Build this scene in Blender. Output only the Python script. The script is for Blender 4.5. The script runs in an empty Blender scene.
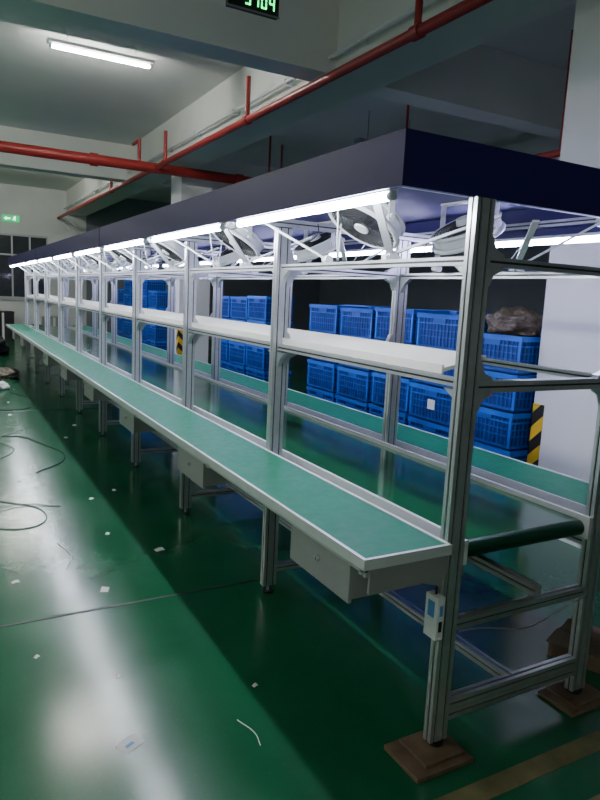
import bpy, math, random
from mathutils import Vector, Matrix
random.seed(4)
S = bpy.context.scene

# ---------------------------------------------------------------- materials
def mat(name, col, rough=0.5, metal=0.0, emit=0.0, noise=0.0, nscale=8.0, bump=0.0, rvar=0.0, ecol=None, spec=None, alpha=1.0):
    m = bpy.data.materials.new(name); m.use_nodes = True
    nt = m.node_tree; b = nt.nodes['Principled BSDF']
    b.inputs['Base Color'].default_value = (*col, 1)
    b.inputs['Roughness'].default_value = rough
    b.inputs['Metallic'].default_value = metal
    if spec is not None: b.inputs['Specular IOR Level'].default_value = spec
    if emit > 0:
        b.inputs['Emission Color'].default_value = (*(ecol or col), 1)
        b.inputs['Emission Strength'].default_value = emit
    if noise or bump or rvar:
        tc = nt.nodes.new('ShaderNodeTexCoord')
        n = nt.nodes.new('ShaderNodeTexNoise'); n.inputs['Scale'].default_value = nscale
        n.inputs['Detail'].default_value = 6
        nt.links.new(tc.outputs['Object'], n.inputs['Vector'])
        if noise:
            r = nt.nodes.new('ShaderNodeValToRGB')
            r.color_ramp.elements[0].position = 0.3; r.color_ramp.elements[1].position = 0.7
            r.color_ramp.elements[0].color = (*[c*(1-noise) for c in col], 1)
            r.color_ramp.elements[1].color = (*[min(1, c*(1+noise)) for c in col], 1)
            nt.links.new(n.outputs['Fac'], r.inputs['Fac'])
            nt.links.new(r.outputs['Color'], b.inputs['Base Color'])
        if rvar:
            mr = nt.nodes.new('ShaderNodeMapRange')
            mr.inputs['From Min'].default_value = .3; mr.inputs['From Max'].default_value = .7
            mr.inputs['To Min'].default_value = max(0, rough-rvar); mr.inputs['To Max'].default_value = rough+rvar
            nt.links.new(n.outputs['Fac'], mr.inputs['Value'])
            nt.links.new(mr.outputs['Result'], b.inputs['Roughness'])
        if bump:
            bp = nt.nodes.new('ShaderNodeBump'); bp.inputs['Strength'].default_value = bump
            bp.inputs['Distance'].default_value = 0.01
            nt.links.new(n.outputs['Fac'], bp.inputs['Height'])
            nt.links.new(bp.outputs['Normal'], b.inputs['Normal'])
    return m

M = {}
M['alu'] = mat('aluminium', (.60,.62,.64), .36, .8, noise=.06, nscale=30)
M['slot'] = mat('alu_slot', (.06,.065,.07), .6, .5)
M['alu_white'] = mat('white_alu_edge', (.72,.75,.76), .35, .3, noise=.04)
M['green_mat'] = mat('esd_green_mat', (.002,.165,.085), .45, noise=.05, nscale=25, rvar=.06, spec=.3)
M['belt'] = mat('belt_green', (.003,.095,.035), .15, noise=.1, nscale=3, rvar=.04)
M['belt_d'] = mat('belt_roller', (.003,.045,.022), .3, noise=.1, nscale=3)
M['navy'] = mat('navy_panel', (.017,.012,.125), .45, noise=.05, nscale=5, spec=.35)
M['navy_d'] = mat('navy_panel_inner', (.03,.03,.13), .6, noise=.05)
M['tube'] = mat('led_tube', (.9,.95,1), .4, emit=118, ecol=(.88,.92,1.0))
M['tube_r'] = mat('led_tube_rear', (.9,.9,1), .4, emit=85, ecol=(.62,.60,1.0))
M['ceil_tube'] = mat('ceiling_lamp_tube', (1,1,.97), .4, emit=330, ecol=(1,.99,.93))
M['white_met'] = mat('white_enamel', (.75,.77,.78), .35, noise=.03)
M['shelf'] = mat('white_shelf', (.82,.81,.76), .4, noise=.04)
M['grey_steel'] = mat('grey_steel_paint', (.30,.31,.31), .4, .2, noise=.06)
M['dark'] = mat('black_plastic', (.012,.012,.014), .45, noise=.1)
M['blade'] = mat('fan_blade_grey', (.06,.065,.07), .35, noise=.05)
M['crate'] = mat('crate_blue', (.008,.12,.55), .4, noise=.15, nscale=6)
M['crate_half'] = mat('crate_blue_half_shade', (.005,.075,.36), .45, noise=.15, nscale=6)  # same crate blue, darkened so ribs and lower rails look part shaded
M['crate_shade'] = mat('crate_blue_shade', (.002,.028,.17), .5, noise=.15, nscale=6)  # same crate blue, with the shade of the recessed walls in the colour
M['paper'] = mat('paper', (.75,.76,.74), .7, noise=.04)
M['red'] = mat('red_pipe', (.34,.025,.022), .4, noise=.08)
M['redlabel'] = mat('red_mark', (.5,.03,.04), .5, noise=.05)
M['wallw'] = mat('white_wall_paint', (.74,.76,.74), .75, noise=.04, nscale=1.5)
M['walld'] = mat('unlit_grey', (.22,.25,.28), .8, noise=.06, nscale=1.5)  # darkness of the unlit right side is put into this grey
M['ceil'] = mat('ceiling_paint', (.70,.73,.69), .8, noise=.04, nscale=1.2)
M['beam'] = mat('beam_paint', (.78,.79,.75), .8, noise=.04, nscale=1.2)
M['wood'] = mat('plywood', (.13,.085,.05), .7, noise=.3, nscale=14)
M['card'] = mat('cardboard', (.16,.115,.07), .8, noise=.2, nscale=9)
M['yellow'] = mat('yellow_tape', (.14,.13,.05), .6, noise=.3, nscale=12)
M['frame_w'] = mat('window_frame', (.6,.62,.62), .5, noise=.03)
M['pane'] = mat('window_pane', (.05,.06,.07), .08, noise=.1)
M['signg'] = mat('exit_green', (.0,.35,.12), .5, emit=1.0, ecol=(0,.6,.2))
M['signw'] = mat('exit_glyph', (.1,1,.3), .5, emit=3.2, ecol=(.05,1,.25))
M['signw2'] = mat('exit_white', (.9,1,.9), .5, emit=3, ecol=(.8,1,.85))
M['line'] = mat('floor_joint', (.008,.04,.028), .5, noise=.1)
M['plastic'] = mat('brown_plastic_film', (.13,.105,.075), .3, noise=.5, nscale=9, bump=.6)
M['blue_lbl'] = mat('blue_label', (.10,.30,.62), .5, noise=.03)

# floor epoxy
fm = bpy.data.materials.new('green_epoxy'); fm.use_nodes = True
nt = fm.node_tree; b = nt.nodes['Principled BSDF']
tc = nt.nodes.new('ShaderNodeTexCoord')
n1 = nt.nodes.new('ShaderNodeTexNoise'); n1.inputs['Scale'].default_value = .9; n1.inputs['Detail'].default_value = 9; n1.inputs['Roughness'].default_value=.65
n2 = nt.nodes.new('ShaderNodeTexNoise'); n2.inputs['Scale'].default_value = 60; n2.inputs['Detail'].default_value = 8
for n in (n1, n2): nt.links.new(tc.outputs['Object'], n.inputs['Vector'])
r = nt.nodes.new('ShaderNodeValToRGB')
r.color_ramp.elements[0].position=.30; r.color_ramp.elements[0].color=(.006,.090,.036,1)
r.color_ramp.elements[1].position=.72; r.color_ramp.elements[1].color=(.010,.135,.058,1)
nt.links.new(n1.outputs['Fac'], r.inputs['Fac'])
r2 = nt.nodes.new('ShaderNodeValToRGB')
r2.color_ramp.elements[0].position=.60; r2.color_ramp.elements[0].color=(0,0,0,1)
r2.color_ramp.elements[1].position=.80; r2.color_ramp.elements[1].color=(.35,.35,.35,1)
nt.links.new(n2.outputs['Fac'], r2.inputs['Fac'])
mx = nt.nodes.new('ShaderNodeMixRGB'); mx.inputs['Color2'].default_value=(.05,.18,.11,1)
nt.links.new(r2.outputs['Color'], mx.inputs['Fac']); nt.links.new(r.outputs['Color'], mx.inputs['Color1'])
nt.links.new(mx.outputs['Color'], b.inputs['Base Color'])
mr = nt.nodes.new('ShaderNodeMapRange'); mr.inputs['From Min'].default_value=.3; mr.inputs['From Max'].default_value=.7
mr.inputs['To Min'].default_value=.14; mr.inputs['To Max'].default_value=.25
nt.links.new(n1.outputs['Fac'], mr.inputs['Value']); nt.links.new(mr.outputs['Result'], b.inputs['Roughness'])
bp = nt.nodes.new('ShaderNodeBump'); bp.inputs['Strength'].default_value=.12; bp.inputs['Distance'].default_value=.01
nt.links.new(n1.outputs['Fac'], bp.inputs['Height'])
bp2 = nt.nodes.new('ShaderNodeBump'); bp2.inputs['Strength'].default_value=.08; bp2.inputs['Distance'].default_value=.002
nt.links.new(n2.outputs['Fac'], bp2.inputs['Height']); nt.links.new(bp.outputs['Normal'], bp2.inputs['Normal'])
nt.links.new(bp2.outputs['Normal'], b.inputs['Normal'])
M['floor'] = fm

# hazard stripes (procedural)
hm = bpy.data.materials.new('hazard_stripes'); hm.use_nodes=True
nt=hm.node_tree; b=nt.nodes['Principled BSDF']; b.inputs['Roughness'].default_value=.5
tc=nt.nodes.new('ShaderNodeTexCoord'); sp=nt.nodes.new('ShaderNodeSeparateXYZ'); nt.links.new(tc.outputs['Object'],sp.inputs[0])
a1=nt.nodes.new('ShaderNodeMath'); a1.operation='ADD'; nt.links.new(sp.outputs['X'],a1.inputs[0]); nt.links.new(sp.outputs['Y'],a1.inputs[1])
a2=nt.nodes.new('ShaderNodeMath'); a2.operation='ADD'; nt.links.new(a1.outputs[0],a2.inputs[0]); nt.links.new(sp.outputs['Z'],a2.inputs[1])
a3=nt.nodes.new('ShaderNodeMath'); a3.operation='MULTIPLY'; a3.inputs[1].default_value=4.6; nt.links.new(a2.outputs[0],a3.inputs[0])
a4=nt.nodes.new('ShaderNodeMath'); a4.operation='FRACT'; nt.links.new(a3.outputs[0],a4.inputs[0])
a5=nt.nodes.new('ShaderNodeMath'); a5.operation='GREATER_THAN'; a5.inputs[1].default_value=.5; nt.links.new(a4.outputs[0],a5.inputs[0])
mx=nt.nodes.new('ShaderNodeMixRGB'); mx.inputs['Color1'].default_value=(.012,.012,.012,1); mx.inputs['Color2'].default_value=(.75,.48,.02,1)
nt.links.new(a5.outputs[0],mx.inputs['Fac']); nt.links.new(mx.outputs['Color'],b.inputs['Base Color'])
M['hazard']=hm

# ---------------------------------------------------------------- builder
class B:
    def __init__(s): s.v=[]; s.f=[]; s.m=[]; s.sm=[]; s.mats=[]
    def mi(s, k):
        if k not in s.mats: s.mats.append(k)
        return s.mats.index(k)
    def add(s, vs, fs, k, smooth=False, X=None):
        o=len(s.v); i=s.mi(k)
        for p in vs:
            p=Vector(p)
            if X is not None: p = X @ p
            s.v.append(tuple(p))
        for f in fs:
            s.f.append([o+j for j in f]); s.m.append(i); s.sm.append(smooth)
    def box(s, x0,x1,y0,y1,z0,z1,k,X=None):
        vs=[(x0,y0,z0),(x1,y0,z0),(x1,y1,z0),(x0,y1,z0),(x0,y0,z1),(x1,y0,z1),(x1,y1,z1),(x0,y1,z1)]
        s.add(vs,[(0,3,2,1),(4,5,6,7),(0,1,5,4),(1,2,6,5),(2,3,7,6),(3,0,4,7)],k,X=X)
    def bar(s, p, q, w, t, k):
        """flat bar from p to q, width w (horizontal), thickness t"""
        p=Vector(p); q=Vector(q); d=(q-p); L=d.length; d.normalize()
        a=d.cross(Vector((0,0,1))); a = a.normalized() if a.length>1e-4 else Vector((1,0,0)); c=a.cross(d)
        Xm=Matrix((a,d,c)).transposed().to_4x4(); Xm.translation=p
        s.box(-w/2,w/2,0,L,-t/2,t/2,k,X=Xm)
    def prism(s, poly, axis, a0, a1, k, X=None):
        def mp(u,v,w):
            return {'x':(w,u,v),'y':(u,w,v),'z':(u,v,w)}[axis]
        n=len(poly)
        vs=[mp(u,v,a0) for u,v in poly]+[mp(u,v,a1) for u,v in poly]
        fs=[(i,(i+1)%n,n+(i+1)%n,n+i) for i in range(n)]
        fs+= [tuple(range(n-1,-1,-1)), tuple(range(n,2*n))]
        s.add(vs,fs,k,X=X)
    def prof(s, axis, cu, cv, su, sv, a0, a1, k='alu'):
        """T-slot extrusion; cu,cv centre, su,sv size in the plane perpendicular to axis"""
        sw=.008; sd=.006
        hu,hv=su/2,sv/2
        def slots(L): return [0] if L<.06 else [-L/4, L/4]
        P=[]
        P.append((-hu,-hv))
        for c in slots(su): P+=[(c-sw/2,-hv),(c-sw/2,-hv+sd),(c+sw/2,-hv+sd),(c+sw/2,-hv)]
        P.append((hu,-hv))
        for c in slots(sv): P+=[(hu,c-sw/2),(hu-sd,c-sw/2),(hu-sd,c+sw/2),(hu,c+sw/2)]
        P.append((hu,hv))
        for c in reversed(slots(su)): P+=[(c+sw/2,hv),(c+sw/2,hv-sd),(c-sw/2,hv-sd),(c-sw/2,hv)]
        P.append((-hu,hv))
        for c in reversed(slots(sv)): P+=[(-hu,c+sw/2),(-hu+sd,c+sw/2),(-hu+sd,c-sw/2),(-hu,c-sw/2)]
        s.prism([(cu+a,cv+b_) for a,b_ in P],axis,a0,a1,k)
        e=.0008
        for c in slots(su):
            for sg in (-1,1):
                z=cv+sg*(hv-sd+e)
                q=[(cu+c-sw/2,z-e/2),(cu+c+sw/2,z-e/2),(cu+c+sw/2,z+e/2),(cu+c-sw/2,z+e/2)]
                s.prism(q,axis,a0,a1,'slot')
        for c in slots(sv):
            for sg in (-1,1):
                z=cu+sg*(hu-sd+e)
                q=[(z-e/2,cv+c-sw/2),(z+e/2,cv+c-sw/2),(z+e/2,cv+c+sw/2),(z-e/2,cv+c+sw/2)]
                s.prism(q,axis,a0,a1,'slot')
    def cyl(s,p0,p1,r,k,n=16,r1=None,X=None,smooth=True):
        p0=Vector(p0);p1=Vector(p1); d=(p1-p0).normalized()
        a=d.orthogonal().normalized(); c=d.cross(a); r1=r if r1 is None else r1
        vs=[p0+(a*math.cos(2*math.pi*i/n)+c*math.sin(2*math.pi*i/n))*r for i in range(n)]
        vs+=[p1+(a*math.cos(2*math.pi*i/n)+c*math.sin(2*math.pi*i/n))*r1 for i in range(n)]
        s.add(vs,[(i,(i+1)%n,n+(i+1)%n,n+i) for i in range(n)],k,smooth,X)
        s.add(vs,[tuple(range(n-1,-1,-1)),tuple(range(n,2*n))],k,False,X)
    def path(s,pts,r,k,n=8,X=None):
        for a,c in zip(pts[:-1],pts[1:]): s.cyl(a,c,r,k,n,X=X)
    def torus(s,c,R,r,k,n=32,m=8,X=None):
        vs=[];fs=[]
        for i in range(n):
            t=2*math.pi*i/n
            for j in range(m):
                u=2*math.pi*j/m
                vs.append((c[0]+(R+r*math.cos(u))*math.cos(t),c[1]+(R+r*math.cos(u))*math.sin(t),c[2]+r*math.sin(u)))
        for i in range(n):
            for j in range(m):
                fs.append((i*m+j,((i+1)%n)*m+j,((i+1)%n)*m+(j+1)%m,i*m+(j+1)%m))
        s.add(vs,fs,k,True,X)
    def obj(s,name,parent=None,loc=(0,0,0),bevel=0):
        me=bpy.data.meshes.new(name); 
        me.from_pydata(s.v,[],s.f)
        for k in s.mats: me.materials.append(M[k])
        me.polygons.foreach_set('material_index',s.m); me.polygons.foreach_set('use_smooth',s.sm)
        import bmesh
        bm=bmesh.new(); bm.from_mesh(me); bmesh.ops.recalc_face_normals(bm,faces=bm.faces); bm.to_mesh(me); bm.free()
        me.update()
        o=bpy.data.objects.new(name,me); S.collection.objects.link(o); o.location=loc
        if parent: o.parent=parent
        if bevel:
            md=o.modifiers.new('bev','BEVEL'); md.width=bevel; md.segments=2; md.limit_method='ANGLE'
        return o
def empty(name,loc=(0,0,0)):
    o=bpy.data.objects.new(name,None); o.empty_display_size=.2; S.collection.objects.link(o); o.location=loc; return o

# ---------------------------------------------------------------- room shell
XL,XR,YN,YF,ZC = -6.0,13.0,-4.0,22.2,4.6
b=B(); b.box(XL-.2,XR+.2,YN-.2,YF+.2,-.1,0,'floor'); b.obj('floor')
b=B(); b.box(XL-.2,XR+.2,YN-.2,YF+.2,ZC,ZC+.15,'ceil'); b.obj('ceiling')
b=B(); b.box(XL-.2,XL,YN,YF,0,ZC,'wallw'); b.obj('wall_left')
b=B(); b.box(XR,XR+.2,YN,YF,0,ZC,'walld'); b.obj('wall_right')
b=B(); b.box(XL-.2,XR+.2,YN-.2,YN,0,ZC,'wallw'); b.obj('wall_back')
b=B()
wins=[(-5.2,-2.6),(-2.0,.6),(.95,3.05)]
zs0,zs1=1.2,3.15
xs=[XL-.2]+[q for w in wins for q in w]+[XR+.2]
for i in range(0,len(xs)-2,2): b.box(xs[i],xs[i+1],YF,YF+.2,0,ZC,'wallw')
b.box(xs[-2],4.2,YF,YF+.2,0,ZC,'wallw'); b.box(4.2,xs[-1],YF,YF+.2,0,ZC,'walld')  # right part coloured darker to stand for the unlit room
for w in wins:
    b.box(w[0],w[1],YF,YF+.2,0,zs0,'wallw'); b.box(w[0],w[1],YF,YF+.2,zs1,ZC,'wallw')
b.obj('wall_far')
for i,w in enumerate(wins):
    b=B(); t=.05
    b.box(w[0],w[1],YF+.05,YF+.11,zs0,zs0+t,'frame_w'); b.box(w[0],w[1],YF+.05,YF+.11,zs1-t,zs1,'frame_w')
    n=4
    for k in range(n+1):
        x=w[0]+(w[1]-w[0]-t)*k/n; b.box(x,x+t,YF+.05,YF+.11,zs0,zs1,'frame_w')
    b.box(w[0],w[1],YF+.05,YF+.11,2.5,2.5+t,'frame_w')
    b.box(w[0]+.01,w[1]-.01,YF+.075,YF+.085,zs0+.01,zs1-.01,'pane')
    b.box(w[0]-.06,w[1]+.06,YF-.06,YF+.05,zs0-.05,zs0,'frame_w')
    b.obj('window_%d'%(i+1))
for nm,(x0,x1,y0,y1,z0) in {'trim_1':(XL,XR,6.05,6.40,3.9),'trim_2':(XL,XR,14.2,14.6,3.9),'trim_3':(3.6,4.16,YN,YF,3.88),'trim_4':(XL,XR,-2.0,-1.6,3.9),'trim_5':(10.6,11.1,YN,YF,3.88)}.items():
    b=B(); b.box(x0,x1,y0,y1,z0,ZC,'beam'); b.obj(nm)
for y in (2.78,11.8):
    b=B(); b.box(3.9,4.5,y,y+.6,0,3.88,'wallw')
    for y0,y1 in (((y-.006,y+.10),) if y>5 else ((y+.50,y+.606),)):
        b.box(3.894,3.9,y0,y1,.25,.95,'hazard')
    if y>5: b.box(3.894,4.0,y-.006,y,.25,.95,'hazard')
    else: b.box(3.894,4.0,y+.6,y+.606,.25,.95,'hazard')
    b.obj('concrete_column')
b=B(); b.box(10.55,11.15,8,8.6,0,3.88,'wallw'); b.obj('concrete_column')
b=B()
b.box(-6,1.6,3.24,3.26,0,.0015,'line'); b.box(-6,3.6,9.1,9.13,0,.0015,'line')
b.obj('floor_joint_lines')
b=B(); b.box(1.25,3.6,1.38,1.46,0,.002,'yellow'); b.box(1.3,3.6,1.20,1.23,0,.002,'yellow'); b.obj('floor_marking_tape')

# ---------------------------------------------------------------- assembly line
L=empty('assembly_line_workbench')
XF,XB=1.573,2.35
P0,DP,NP=1.66,1.43,10
PY=[P0+DP*i for i in range(NP)]
YE=PY[-1]+.06
b=B()
for i,y in enumerate(PY):
    for sx,x in ((-1,XF),(1,XB)):
        b.prof('z',x,y,.08,.04,.045,2.0)
        b.box(x-.042,x+.042,y-.022,y+.022,2.0,2.004,'dark')
        b.cyl((x,y,0.0 if i else .031),(x,y,.012 if i else .041),.032,'dark',16); b.cyl((x,y,.035),(x,y,.05),.008,'alu',10)
        if i: b.cyl((x,y,.01),(x,y,.05),.008,'alu',10)
    xa,xb=XF+.04,XB-.04
    for z,h in ((.14,.04),(.50,.04),(1.375,.04),(1.80,.03)):
        b.prof('x',y,z,.04,h,xa,xb)
    if i==0: b.prof('x',y,.182,.04,.04,xa,xb)
    for z in (1.375,1.80):
        for xx,sg in ((xa,1),(xb,-1)):
            for dz,sz in ((.015 if z>1.7 else .02,1),(-.02 if z<1.7 else -.015,-1)):
                zz=z+dz
                b.prism([(xx,zz),(xx+sg*.07,zz),(xx+sg*.065,zz+sz*.012),(xx+sg*.028,zz+sz*.028),(xx+sg*.012,zz+sz*.065),(xx,zz+sz*.07)],'y',y-.015,y+.015,'alu')
    for sx,x,xe in ((-1,XF-.04,1.19),(1,XB+.04,2.73)):
        b.prism([(x,.795),(xe,.795),(xe,.765),(x,.66)],'y',y-.012,y+.012,'grey_steel')
        b.prof('x',y,.775,.04,.04,min(x,xe),max(x,xe))
for j in range(NP-1):
    y0,y1=PY[j]+.02,PY[j+1]-.02
    for x in (XF,XB):
        b.prof('y',x,1.80,.03,.03,y0,y1)
        b.prof('y',x,.72,.04,.08,y0,y1)
        for z in (1.785,1.36):
            for yy,sg in ((y0,1),(y1,-1)):
                b.prism([(yy,z),(yy+sg*.08,z),(yy+sg*.03,z-.03),(yy,z-.08)],'x',x-.012,x+.012,'alu')
        b.prof('y',x,1.385,.03,.03,y0,y1)
    b.prof('y',1.95,.185,.04,.04,y0-.02,y1+.02)
    b.prof('y',2.05,.545,.04,.04,y0-.02,y1+.02,'grey_steel')
    for x in (1.21,2.71): b.prof('y',x,.775,.03,.03,y0-.02,y1+.02)
b.obj('aluminium_frame',L)

# tables
b=B()
for x0,x1 in ((1.165,XF-.04),(XB+.04,2.755)):
    y0,y1=P0-.045,YE
    b.box(x0+.012,x1-.002,y0+.012,y1-.012,.797,.826,'green_mat')
    b.box(x0,x0+.014,y0,y1,.792,.829,'alu_white'); b.box(x1-.014,x1,y0,y1,.792,.829,'alu_white')
    b.box(x0+.014,x1-.014,y0,y0+.014,.792,.829,'alu_white'); b.box(x0+.014,x1-.014,y1-.014,y1,.792,.829,'alu_white')
b.obj('table_tops',L)
# belt
b=B()
xa,xb=XF+.045,XB-.045
b.box(xa+.02,xb-.02,P0+.03,YE-.03,.795,.802,'belt')
b.box(xa+.02,xb-.02,P0+.03,YE-.03,.735,.740,'belt')
b.cyl((xa+.02,P0+.03,.7685),(xb-.02,P0+.03,.7685),.0335,'belt_d',24)
b.cyl((xa+.02,YE-.03,.7685),(xb-.02,YE-.03,.7685),.0335,'belt_d',24)
b.box(xa-.003,xa+.015,P0-.02,YE,.73,.822,'alu_white'); b.box(xb-.015,xb+.003,P0-.02,YE,.73,.822,'alu_white')
b.box(xa+.015,xb-.015,P0+.06,YE-.06,.742,.793,'grey_steel')
b.obj('conveyor_belt',L)
# shelf
b=B()
for j in range(NP-1):
    y0=PY[j]+(.14 if j==0 else .022); y1=PY[j+1]-.022
    zt=1.41
    b.prism([(XF+.02,zt),(XF+.22,zt+.045),(XF+.22,zt+.060),(XF+.02,zt+.015)],'y',y0-(0 if j==0 else .02),y1+.02,'shelf')
    b.box(XF+.010,XF+.020,y0,y1,zt-.008,zt+.026,'shelf')
b.obj('upper_shelf',L)
# canopy (hollow, fascia + lid)
CX0,CX1,CY0,CY1=1.235,2.675,P0-.01,YE+.02
b=B(); t=.02; z0,z1=2.0,2.165
b.box(CX0,CX0+t,CY0,CY1,z0,z1,'navy'); b.box(CX1-t,CX1,CY0,CY1,z0,z1,'navy')
b.box(CX0+t,CX1-t,CY0,CY0+t,z0,z1,'navy'); b.box(CX0+t,CX1-t,CY1-t,CY1,z0,z1,'navy')
b.box(CX0+t,CX1-t,CY0+t,CY1-t,z1-.012,z1,'navy_d')
for y in (PY[3],PY[6]): b.box(CX0-.003,CX0,y-.02,y+.02,z0,z1+.002,'navy_d')
for y in PY:
    yy=min(max(y,CY0+t+.021),CY1-t-.021)
    b.prof('x',yy,2.026,.04,.04,CX0+t,CX1-t)
for x in (CX0+t+.022,CX1-t-.022): b.prof('y',x,2.066,.03,.03,CY0+t,CY1-t)
b.obj('canopy',L)
# led tubes
for nm,x,k in (('led_tubes_near',CX0+.03,'tube'),('led_tubes_rear',CX1-.03,'tube_r')):
    b=B()
    for j in range(NP-1):
        y0=PY[j]+.07; y1=y0+1.24
        b.cyl((x,y0+.02,1.982),(x,y1-.02,1.982),.014,k,12)
        for a in (y0,y1-.02): b.cyl((x,a,1.982),(x,a+.02,1.982),.015,'white_met',12)
        b.box(x-.015,x+.015,y0,y1,1.996,2.010,'white_met')
        b.path([(x,y1,1.985),(x+.01,y1+.05,1.965),(x+.01,y1+.12,1.97),(x,y1+.19,1.985)],.003,'white_met',6)
    b.obj(nm,L)
# drawers
b=B()
for j in range(NP-1):
    y0=PY[j]+.09; y1=y0+.42
    b.box(1.215,1.53,y0,y1,.625,.75,'grey_steel')
    b.box(1.200,1.215,y0-.005,y1+.005,.615,.757,'grey_steel')
    b.cyl((1.200,(y0+y1)/2,.70),(1.190,(y0+y1)/2,.70),.012,'alu',16); b.box(1.187,1.190,(y0+y1)/2-.002,(y0+y1)/2+.002,.693,.707,'dark')
    b.box(1.24,1.50,y0+.02,y1-.02,.75,.797,'dark')
b.obj('tool_drawers',L,bevel=.003)
b=B()
b.box(1.50,1.533,P0-.035,P0+.03,.47,.63,'white_met')
b.box(1.510,1.525,P0-.037,P0-.035,.56,.60,'blue_lbl'); b.box(1.510,1.525,P0-.037,P0-.035,.50,.54,'dark')
b.box(1.498,1.500,P0-.02,P0+.015,.55,.61,'blue_lbl')
b.path([(1.52,P0,.63),(1.52,P0+.0,.70),(1.50,P0+.02,.75)],.005,'dark')
b.obj('power_socket_box',L,bevel=.003)
b=B()
b.box(1.20,1.53,P0-.032,P0-.022,.70,.79,'grey_steel')
b.box(2.40,2.72,P0-.032,P0-.022,.70,.79,'grey_steel')
b.box(1.66,1.74,P0+.1,YE-.1,.62,.68,'grey_steel')
pts=[]
for i in range(15):
    t_=i/14; pts.append((1.62+.7*t_,P0+.0-.03,.48-.05*math.sin(math.pi*t_)+.012*math.sin(9*t_)))
b.path(pts,.003,'grey_steel',6)
b.obj('cable_trunking',L)
# folding lamp/tool arms, hanging leads under the canopy
b=B()
for j in range(NP-1):
    for sd in (-1,1):
        def fx(x): return x if sd<0 else (CX0+CX1)-x
        y=PY[j]
        b.bar((fx(1.34),y+.30,2.045),(fx(1.60),y+.52,1.835),.030,.010,'white_met')
        b.bar((fx(1.62),y+1.05,1.835),(fx(1.36),y+1.36,2.040),.030,.010,'white_met')
        b.bar((fx(1.62),y+.50,1.850),(fx(1.86),y+.20,1.99),.026,.010,'white_met')
        for p in ((1.60,.52,1.835),(1.62,1.05,1.835),(1.34,.30,2.045)):
            b.cyl((fx(p[0]),y+p[1]-.02,p[2]),(fx(p[0]),y+p[1]+.02,p[2]),.020,'white_met',12)
        b.box(fx(1.60)-.035,fx(1.60)+.035,y+.505,y+.535,1.815,1.835,'white_met')
        pts=[]
        for i in range(13):
            t_=i/12; pts.append((fx(1.40+.22*t_),y+.62+.32*t_,2.03-.22*math.sin(math.pi*t_)**1.2))
        b.path(pts,.0035,'white_met',6)
        pts=[(fx(1.60+.02*math.sin(i)),y+1.12+.02*i,2.0-.035*math.sin(math.pi*i/8)-.012*i) for i in range(9)]
        b.path(pts,.003,'dark',6)
b.obj('folding_arms_and_leads',L)

# ---------------------------------------------------------------- fans
def fan_mesh():
    b=B()
    X=Matrix.Rotation(math.radians(30),4,'Y')
    R=.165
    b.torus((0,0,-.03),R,.013,'white_met',40,8,X); b.torus((0,0,.03),R,.010,'white_met',40,8,X)
    n=40; vs=[];fs=[]
    for i in range(n):
        t=2*math.pi*i/n
        for z in (-.03,.03): vs.append((R*math.cos(t),R*math.sin(t),z))
    for i in range(n): fs.append((2*i,2*((i+1)%n),2*((i+1)%n)+1,2*i+1))
    b.add(vs,fs,'white_met',True,X)
    for zz in (-.036,.036):
        for k in range(1,9): b.torus((0,0,zz-(.010 if zz<0 else -.010)*(1-k/9)),.03+k*.0152,.0020,'dark',32,4,X)
        for i in range(30):
            t=2*math.pi*i/30; c,s_=math.cos(t),math.sin(t)
            b.cyl((.03*c,.03*s_,zz*1.25),(R*c,R*s_,zz*.95),.0018,'dark',4,X=X)
    b.cyl((0,0,-.052),(0,0,-.038),.032,'white_met',24,r1=.038,X=X)
    b.cyl((0,0,-.03),(0,0,.02),.028,'blade',20,X=X)
    for i in range(5):
        a=2*math.pi*i/5
        Y=X@Matrix.Rotation(a,4,'Z')
        prof=[(.02,-.016),(.064,-.04),(.124,-.044),(.145,-.008),(.138,.032),(.072,.024),(.02,.012)]
        vs=[(u,v,.02*(v/.05)+.003) for u,v in prof]+[(u,v,.02*(v/.05)) for u,v in prof]
        m=len(prof)
        b.add(vs,[tuple(range(m)),tuple(range(2*m-1,m-1,-1))]+[(i2,(i2+1)%m,m+(i2+1)%m,m+i2) for i2 in range(m)],'blade',False,Y)
    b.cyl((0,0,.038),(0,0,.075),.042,'white_met',20,r1=.032,X=X)
    top=.148
    for sy in (-1,1):
        yy=sy*(R+.018)
        b.box(-.014,.014,yy-.003,yy+.003,-.018,top,'white_met')
        b.cyl((0,sy*(R-.005),0),(0,sy*(R+.030),0),.011,'white_met',12)
    b.box(-.02,.02,-R-.021,R+.021,top-.010,top,'white_met')
    return b
fb=fan_mesh(); fo=None
for j in range(NP-1):
    for side in (0,1):
        x=1.66 if side==0 else 2.25
        y=PY[j]+.80
        if fo is None:
            fo=fb.obj('hanging_fan'); o=fo
        else:
            o=bpy.data.objects.new('hanging_fan',fo.data); S.collection.objects.link(o)
        o.location=(x,y,2.003)
        if side: o.rotation_euler=(0,0,math.pi)

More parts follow.
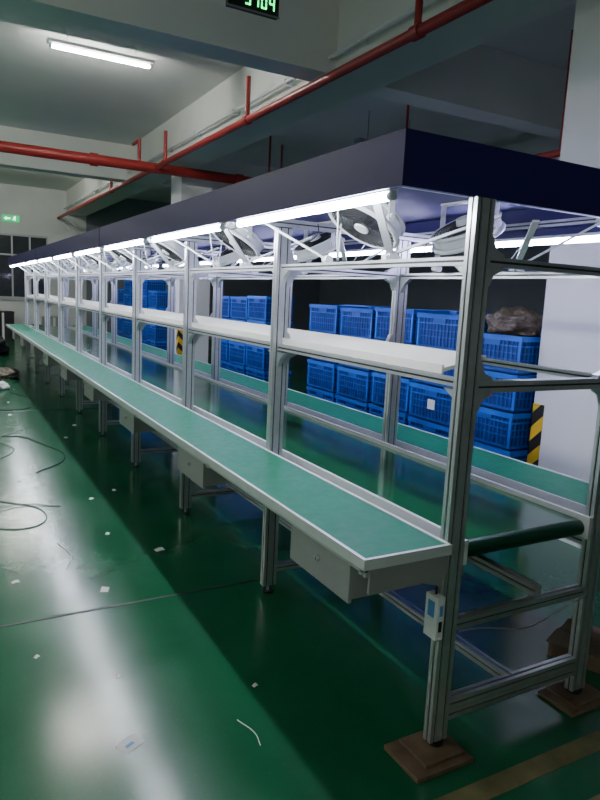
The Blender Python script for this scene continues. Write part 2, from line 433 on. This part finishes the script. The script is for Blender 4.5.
# ---------------------------------------------------------------- ceiling lamps
def lamp(x,y,z=4.38):
    b=B()
    b.box(-.62,.62,-.05,.05,.035,.07,'white_met')
    b.prism([(-.05,.035),(.05,.035),(.02,.012),(-.02,.012)],'x',-.62,.62,'white_met')
    b.cyl((-.58,0,-.005),(.58,0,-.005),.016,'ceil_tube',12)
    for a in (-.60,.57): b.box(a,a+.03,-.018,.018,-.022,.014,'white_met')
    for a in (-.4,.4): b.cyl((a,0,.07),(a,0,ZC-z-.001),.006,'white_met',8)
    b.obj('ceiling_tube_lamp',loc=(x,y,z))
for x,y in ((1.8,8.5),(1.8,17.2),(-3.2,8.5),(-3.2,3.0),(-3.2,17.2),(-3.2,12.5),(-3.2,-2.8)): lamp(x,y)  # left row is out of view, added as fill light
b=B(); b.box(-.6,.6,-.08,.08,0,.05,'walld'); b.cyl((-.55,-.03,-.012),(.55,-.03,-.012),.013,'paper'); b.cyl((-.55,.03,-.012),(.55,.03,-.012),.013,'paper')
for a in (-.4,.4): b.cyl((a,0,.05),(a,0,.499),.006,'walld',8)
b.obj('unlit_ceiling_lamp',loc=(6.4,9.0,4.1))

# ---------------------------------------------------------------- pipes
ZT=ZC-.001
b=B()
b.cyl((3.35,YN+.02,3.75),(3.35,YF-.02,3.75),.045,'red',16)
b.cyl((XL+.02,11.5,3.73),(12.9,11.5,3.73),.085,'red',18)
for y in (4.42,7.68,11.0,14.9): 
    b.cyl((3.35,y,3.75),(3.35,y,4.25 if y!=4.42 else ZT),.03,'red',12); b.cyl((3.35,y-.05,3.75),(3.35,y+.05,3.75),.058,'red',14)
for x in (5.5,): b.cyl((x,11.5,3.73),(x,11.5,ZT),.02,'red',10)
b.path([(3.05,11.5,3.73),(3.05,11.5,4.15),(3.05,11.9,4.15)],.03,'red',12)
for x in (2.3,4.9): b.cyl((x-.06,11.5,3.73),(x+.06,11.5,3.73),.105,'red',16)
b.cyl((6.0,4.9,3.35),(6.0,20,3.35),.04,'red',14)
for y in (5.2,8,12): b.cyl((6.0,y,3.35),(6.0,y,ZT),.02,'red',10)
b.obj('fire_sprinkler_pipework')
b=B()
b.cyl((3.52,YN+.02,4.05),(3.52,YF-.02,4.05),.022,'white_met',12)
for y in [i*1.5-2 for i in range(16)]:
    b.box(3.49,3.6,y-.01,y+.01,4.02,4.08,'white_met')
b.obj('electrical_conduit')

# ---------------------------------------------------------------- signs
def figure(b,cx,cz,s,y,k):
    t=.006
    def limb(p,q,w):
        p=Vector(p);q=Vector(q);d=(q-p).normalized();nn=Vector((-d.y,d.x))*w/2
        pts=[p+nn,q+nn,q-nn,p-nn]
        b.prism([(cx+a.x*s,cz+a.y*s) for a in pts],'y',y-t,y,k)
    b.cyl((cx+.12*s,y,cz+.42*s),(cx+.12*s,y-t,cz+.42*s),.08*s,k,12)
    limb((.08,.34),(-.05,.0),.13); limb((-.05,.02),(.16,-.14),.1); limb((.16,-.12),(.08,-.40),.09)
    limb((-.05,.02),(-.16,-.22),.1); limb((-.15,-.2),(-.42,-.24),.09)
    limb((.06,.30),(.28,.12),.07); limb((.05,.3),(-.2,.26),.07); limb((-.19,.28),(-.28,.1),.07)
SEG={'5':'acdfg','7':'abc','0':'abcdef','4':'bcfg'}
b=B(); sx,sy,sz=1.94,4.4,3.575
b.box(sx-.19,sx+.19,sy,sy+.04,sz-.015,sz+.16,'dark')
b.box(sx-.195,sx+.195,sy-.004,sy,sz-.02,sz-.008,'grey_steel')
def seg(cx,cz,w,h,ch):
    t=.010; g=.003
    R={'a':(-w/2+g,w/2-g,h/2-t,h/2),'g':(-w/2+g,w/2-g,-t/2,t/2),'d':(-w/2+g,w/2-g,-h/2,-h/2+t),
       'b':(w/2-t,w/2,g,h/2-g),'c':(w/2-t,w/2,-h/2+g,-g),'f':(-w/2,-w/2+t,g,h/2-g),'e':(-w/2,-w/2+t,-h/2+g,-g)}
    for q in SEG[ch]:
        a=R[q]; b.box(cx+a[0],cx+a[1],sy-.004,sy,cz+a[2],cz+a[3],'signw')
for k,ch in enumerate('5704'): seg(sx-.045+k*.060,sz+.06,.042,.085,ch)
for a in (-.15,.15): b.cyl((sx+a,sy+.015,sz+.16),(sx+a,sy+.015,ZT),.005,'white_met',8)
b.obj('hanging_digital_display')
b=B(); x,z=1.98,3.60
b.box(x-.24,x+.24,YF-.03,YF-.001,z-.1,z+.1,'signg')
figure(b,x+.10,z,.15,YF-.031,'signw2')
b.prism([(x-.2,z),(x-.12,z+.05),(x-.12,z+.02),(x-.02,z+.02),(x-.02,z-.02),(x-.12,z-.02),(x-.12,z-.05)],'y',YF-.036,YF-.031,'signw2')
b.obj('wall_exit_sign')

# ---------------------------------------------------------------- crates
def crate_into(b,x0,y0,z0,w,l,h,label=0):
    x1,y1=x0+w,y0+l; t=.012; e=.022
    z1=z0+h
    b.box(x0+e,x0+e+t,y0+e,y1-e,z0,z1-.01,'crate_shade'); b.box(x1-e-t,x1-e,y0+e,y1-e,z0,z1-.01,'crate_shade')
    b.box(x0+e,x1-e,y0+e,y0+e+t,z0,z1-.01,'crate_shade'); b.box(x0+e,x1-e,y1-e-t,y1-e,z0,z1-.01,'crate_shade')
    b.box(x0+e,x1-e,y0+e,y1-e,z0+.005,z0+.015,'crate_shade')
    for za,zb,ee,kk in ((.012,.030,.012,'crate_half'),(h*.34,h*.34+.007,.010,'crate_half'),(h*.52,h*.52+.007,.010,'crate_half'),(h*.70,h*.70+.010,.006,'crate'),(h-.045,h-.006,0,'crate')):
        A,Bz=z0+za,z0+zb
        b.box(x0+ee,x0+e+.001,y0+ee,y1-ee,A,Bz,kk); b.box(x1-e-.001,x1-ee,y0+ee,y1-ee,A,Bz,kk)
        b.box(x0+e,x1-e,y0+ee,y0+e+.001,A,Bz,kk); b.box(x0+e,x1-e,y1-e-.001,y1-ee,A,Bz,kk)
    n=13
    for i in range(n+1):
        wd=.007 if 0<i<n else .026
        y=y0+.012+(l-.024-wd)*i/n
        b.box(x0+(.012 if 0<i<n else .008),x0+e+.001,y,y+wd,z0+.02,z1-.02,'crate_half' if 0<i<n else 'crate')
    n=9
    for i in range(n+1):
        x=x0+.012+(w-.031)*i/n
        b.box(x,x+.007,y0+.012,y0+e+.001,z0+.02,z1-.02,'crate_half')
    # hand grip plate
    b.box(x0+.006,x0+.012,y0+l*.36,y0+l*.64,z0+h*.72,z0+h*.86,'crate_half')
    if label:
        if label==1: b.box(x0+.001,x0+.009,y0+l*.4,y0+l*.55,z0+h*.35,z0+h*.62,'paper')
        else:
            for q in range(3): b.box(x0+.001,x0+.011,y0+l*.40,y0+l*.62,z0+h*(.32+.12*q),z0+h*(.36+.12*q),'redlabel')
            b.box(x0+.001,x0+.011,y0+l*.49,y0+l*.53,z0+h*.26,z0+h*.70,'redlabel')
def stack(x0,y0,n,h,w=.42,l=.60,label=-1,lk=1):
    b=B()
    for i in range(n):
        dx=random.uniform(-.012,.012); dy=random.uniform(-.01,.01)
        crate_into(b,dx,dy,i*h,w,l,h,lk if i==label else 0)
    b.obj('plastic_crate_stack',loc=(x0,y0,0))
ys=3.42
specs=[(5,.29,3,2),(5,.315,2,1),(5,.32,-1,1),(5,.315,3,1),(5,.318,-1,1)]
for k,(n,h,lb,lk) in enumerate(specs):
    stack(3.74,ys+.64*k,n,h,label=lb,lk=lk)
stack(4.25,4.7,5,.32); stack(4.25,5.4,5,.315); stack(4.25,6.1,5,.32)
for k in range(3): stack(3.74,7.75+.64*k,5,.325 if k else .33)
for k in range(5): stack(3.74,12.75+.66*k,6 if k%2 else 5,.31 if k%2 else .33)
stack(4.8,3.5,5,.3); stack(5.3,4.2,5,.3)
import bmesh
from mathutils import noise
def bag(name,loc,sc,k,seed):
    bm=bmesh.new(); bmesh.ops.create_icosphere(bm,subdivisions=5,radius=1)
    for v in bm.verts:
        n=noise.noise(v.co*2.2+Vector((seed,0,0)))*.30+abs(noise.noise(v.co*5))*.16-abs(noise.noise(v.co*11))*.08
        v.co*= (1+n); v.co.z=max(v.co.z,-.55)
    me=bpy.data.meshes.new(name); bm.to_mesh(me); bm.free(); me.materials.append(M[k])
    for p in me.polygons: p.use_smooth=True
    o=bpy.data.objects.new(name,me); S.collection.objects.link(o); o.location=(loc[0],loc[1],loc[2]+.55*sc[2]); o.scale=sc
bag('plastic_sheet_bundle',(3.98,3.72,1.446),(.18,.23,.13),'plastic',3)

b=B()
for (x,y,w,d,h,k) in ((.4,20.6,.7,.6,.5,'card'),(1.3,20.9,.6,.6,.8,'dark'),(2.1,20.5,.5,.5,.45,'card'),(2.7,20.8,.6,.5,.7,'grey_steel')):
    b.box(x,x+w,y,y+d,0,h,k); b.box(x-.01,x+w+.01,y-.01,y+d+.01,h,h+.03,k); b.box(x+w*.45,x+w*.55,y-.012,y,0,h,'paper')
b.obj('stacked_storage_boxes')
bag('black_refuse_bag',(1.0,16.6,0),(.35,.35,.3),'dark',5)
bag('black_refuse_bag',(.75,15.8,0),(.28,.3,.22),'dark',8)
bag('crumpled_packing_film',(.95,12.6,0),(.26,.4,.10),'plastic',11)
bag('crumpled_packing_film',(.75,11.2,0),(.16,.25,.07),'paper',14)

b=B(); b.box(1.40,1.66,1.54,1.74,0,.018,'wood'); b.box(1.46,1.64,1.57,1.73,.018,.030,'wood'); b.obj('timber_packing_block',bevel=.002)
b=B(); b.box(2.22,2.47,1.56,1.74,0,.018,'card'); b.box(2.26,2.44,1.58,1.73,.018,.030,'wood'); b.obj('timber_packing_block',bevel=.002)
b=B()
X=Matrix.Rotation(.4,4,'Z')
b.box(-.16,.16,-.12,.12,0,.07,'card',X=X); b.box(-.17,.0,-.13,.13,.07,.075,'card',X=X); b.box(-.02,.02,-.121,.121,.070,.0765,'wood',X=X)
b.obj('cardboard_box',loc=(2.72,1.90,0))

scr=[(.56,2.157,.045,.5),(.75,3.46,.03,1.2),(1.19,3.9,.03,.2),(1.13,2.3,.012,.3),(.95,4.3,.018,1.),(.33,2.9,.012,.7),(.62,2.6,.01,.1),(1.0,5.1,.02,.6),(.7,6.2,.02,.9)]
random.seed(11)
for i in range(22): scr.append((random.uniform(.1,1.5),random.uniform(3.6,13),random.uniform(.008,.03),random.uniform(0,3)))
for (x,y,s,a) in scr:
    b=B(); X=Matrix.Rotation(a,4,'Z')
    b.add([X@Vector(p) for p in ((-s,-s*.7,0.001),(s,-s*.7,.001),(s,s*.7,.006),(-s,s*.7,.001),(0,-s*.7,.004),(0,s*.7,.008))],[(0,4,5,3),(4,1,2,5)],'paper')
    if s>.04: b.box(-s*.6,s*.2,-s*.3,s*.0,.0085,.009,'blue_lbl',X=X)
    b.obj('paper_scrap',loc=(x,y,0))
def wire(pts,r,k):
    c=bpy.data.curves.new('loose_cable','CURVE'); c.dimensions='3D'; c.bevel_depth=r; c.bevel_resolution=2
    s=c.splines.new('BEZIER'); s.bezier_points.add(len(pts)-1)
    for p,q in zip(s.bezier_points,pts): p.co=q; p.handle_left_type=p.handle_right_type='AUTO'
    c.materials.append(M[k]); o=bpy.data.objects.new('loose_cable',c); S.collection.objects.link(o)
wire([(.0,5.4,.004),(.35,5.25,.004),(.62,4.9,.004),(.50,4.6,.004),(.25,4.75,.004),(.45,5.1,.009),(.75,5.0,.004)],.004,'grey_steel')
wire([(.3,6.4,.004),(.6,6.9,.004),(.5,7.5,.004),(.8,7.9,.004)],.004,'grey_steel')
wire([(.2,7.2,.004),(.55,7.6,.004),(.9,7.1,.004),(1.0,6.4,.004),(.7,6.0,.004)],.005,'dark')
wire([(.4,9.8,.005),(.8,9.2,.005),(1.1,10.0,.005),(.9,10.8,.005)],.006,'dark')
wire([(.97,2.12,.0025),(1.0,2.02,.0025),(.99,1.95,.0025)],.002,'paper')
wire([(.62,4.25,.003),(.66,4.0,.003),(.60,3.8,.003)],.003,'paper')

# ---------------------------------------------------------------- camera, world
cam=bpy.data.cameras.new('camera'); co=bpy.data.objects.new('camera',cam); S.collection.objects.link(co)
cam.sensor_fit='VERTICAL'; cam.sensor_height=24; cam.lens=650/800*24; cam.clip_end=100; cam.clip_start=.05
F=Vector((.4816,.8647,-.1557)).normalized()
R=Vector((.8758,-.4763,.0481)); R=(R-F*R.dot(F)).normalized(); U=R.cross(F)
m=Matrix((R,U,-F)).transposed().to_4x4(); m.translation=(0,0,1.65); co.matrix_world=m
S.camera=co
w=bpy.data.worlds.new('world'); S.world=w; w.use_nodes=True
w.node_tree.nodes['Background'].inputs[0].default_value=(.3,.35,.4,1); w.node_tree.nodes['Background'].inputs[1].default_value=.05
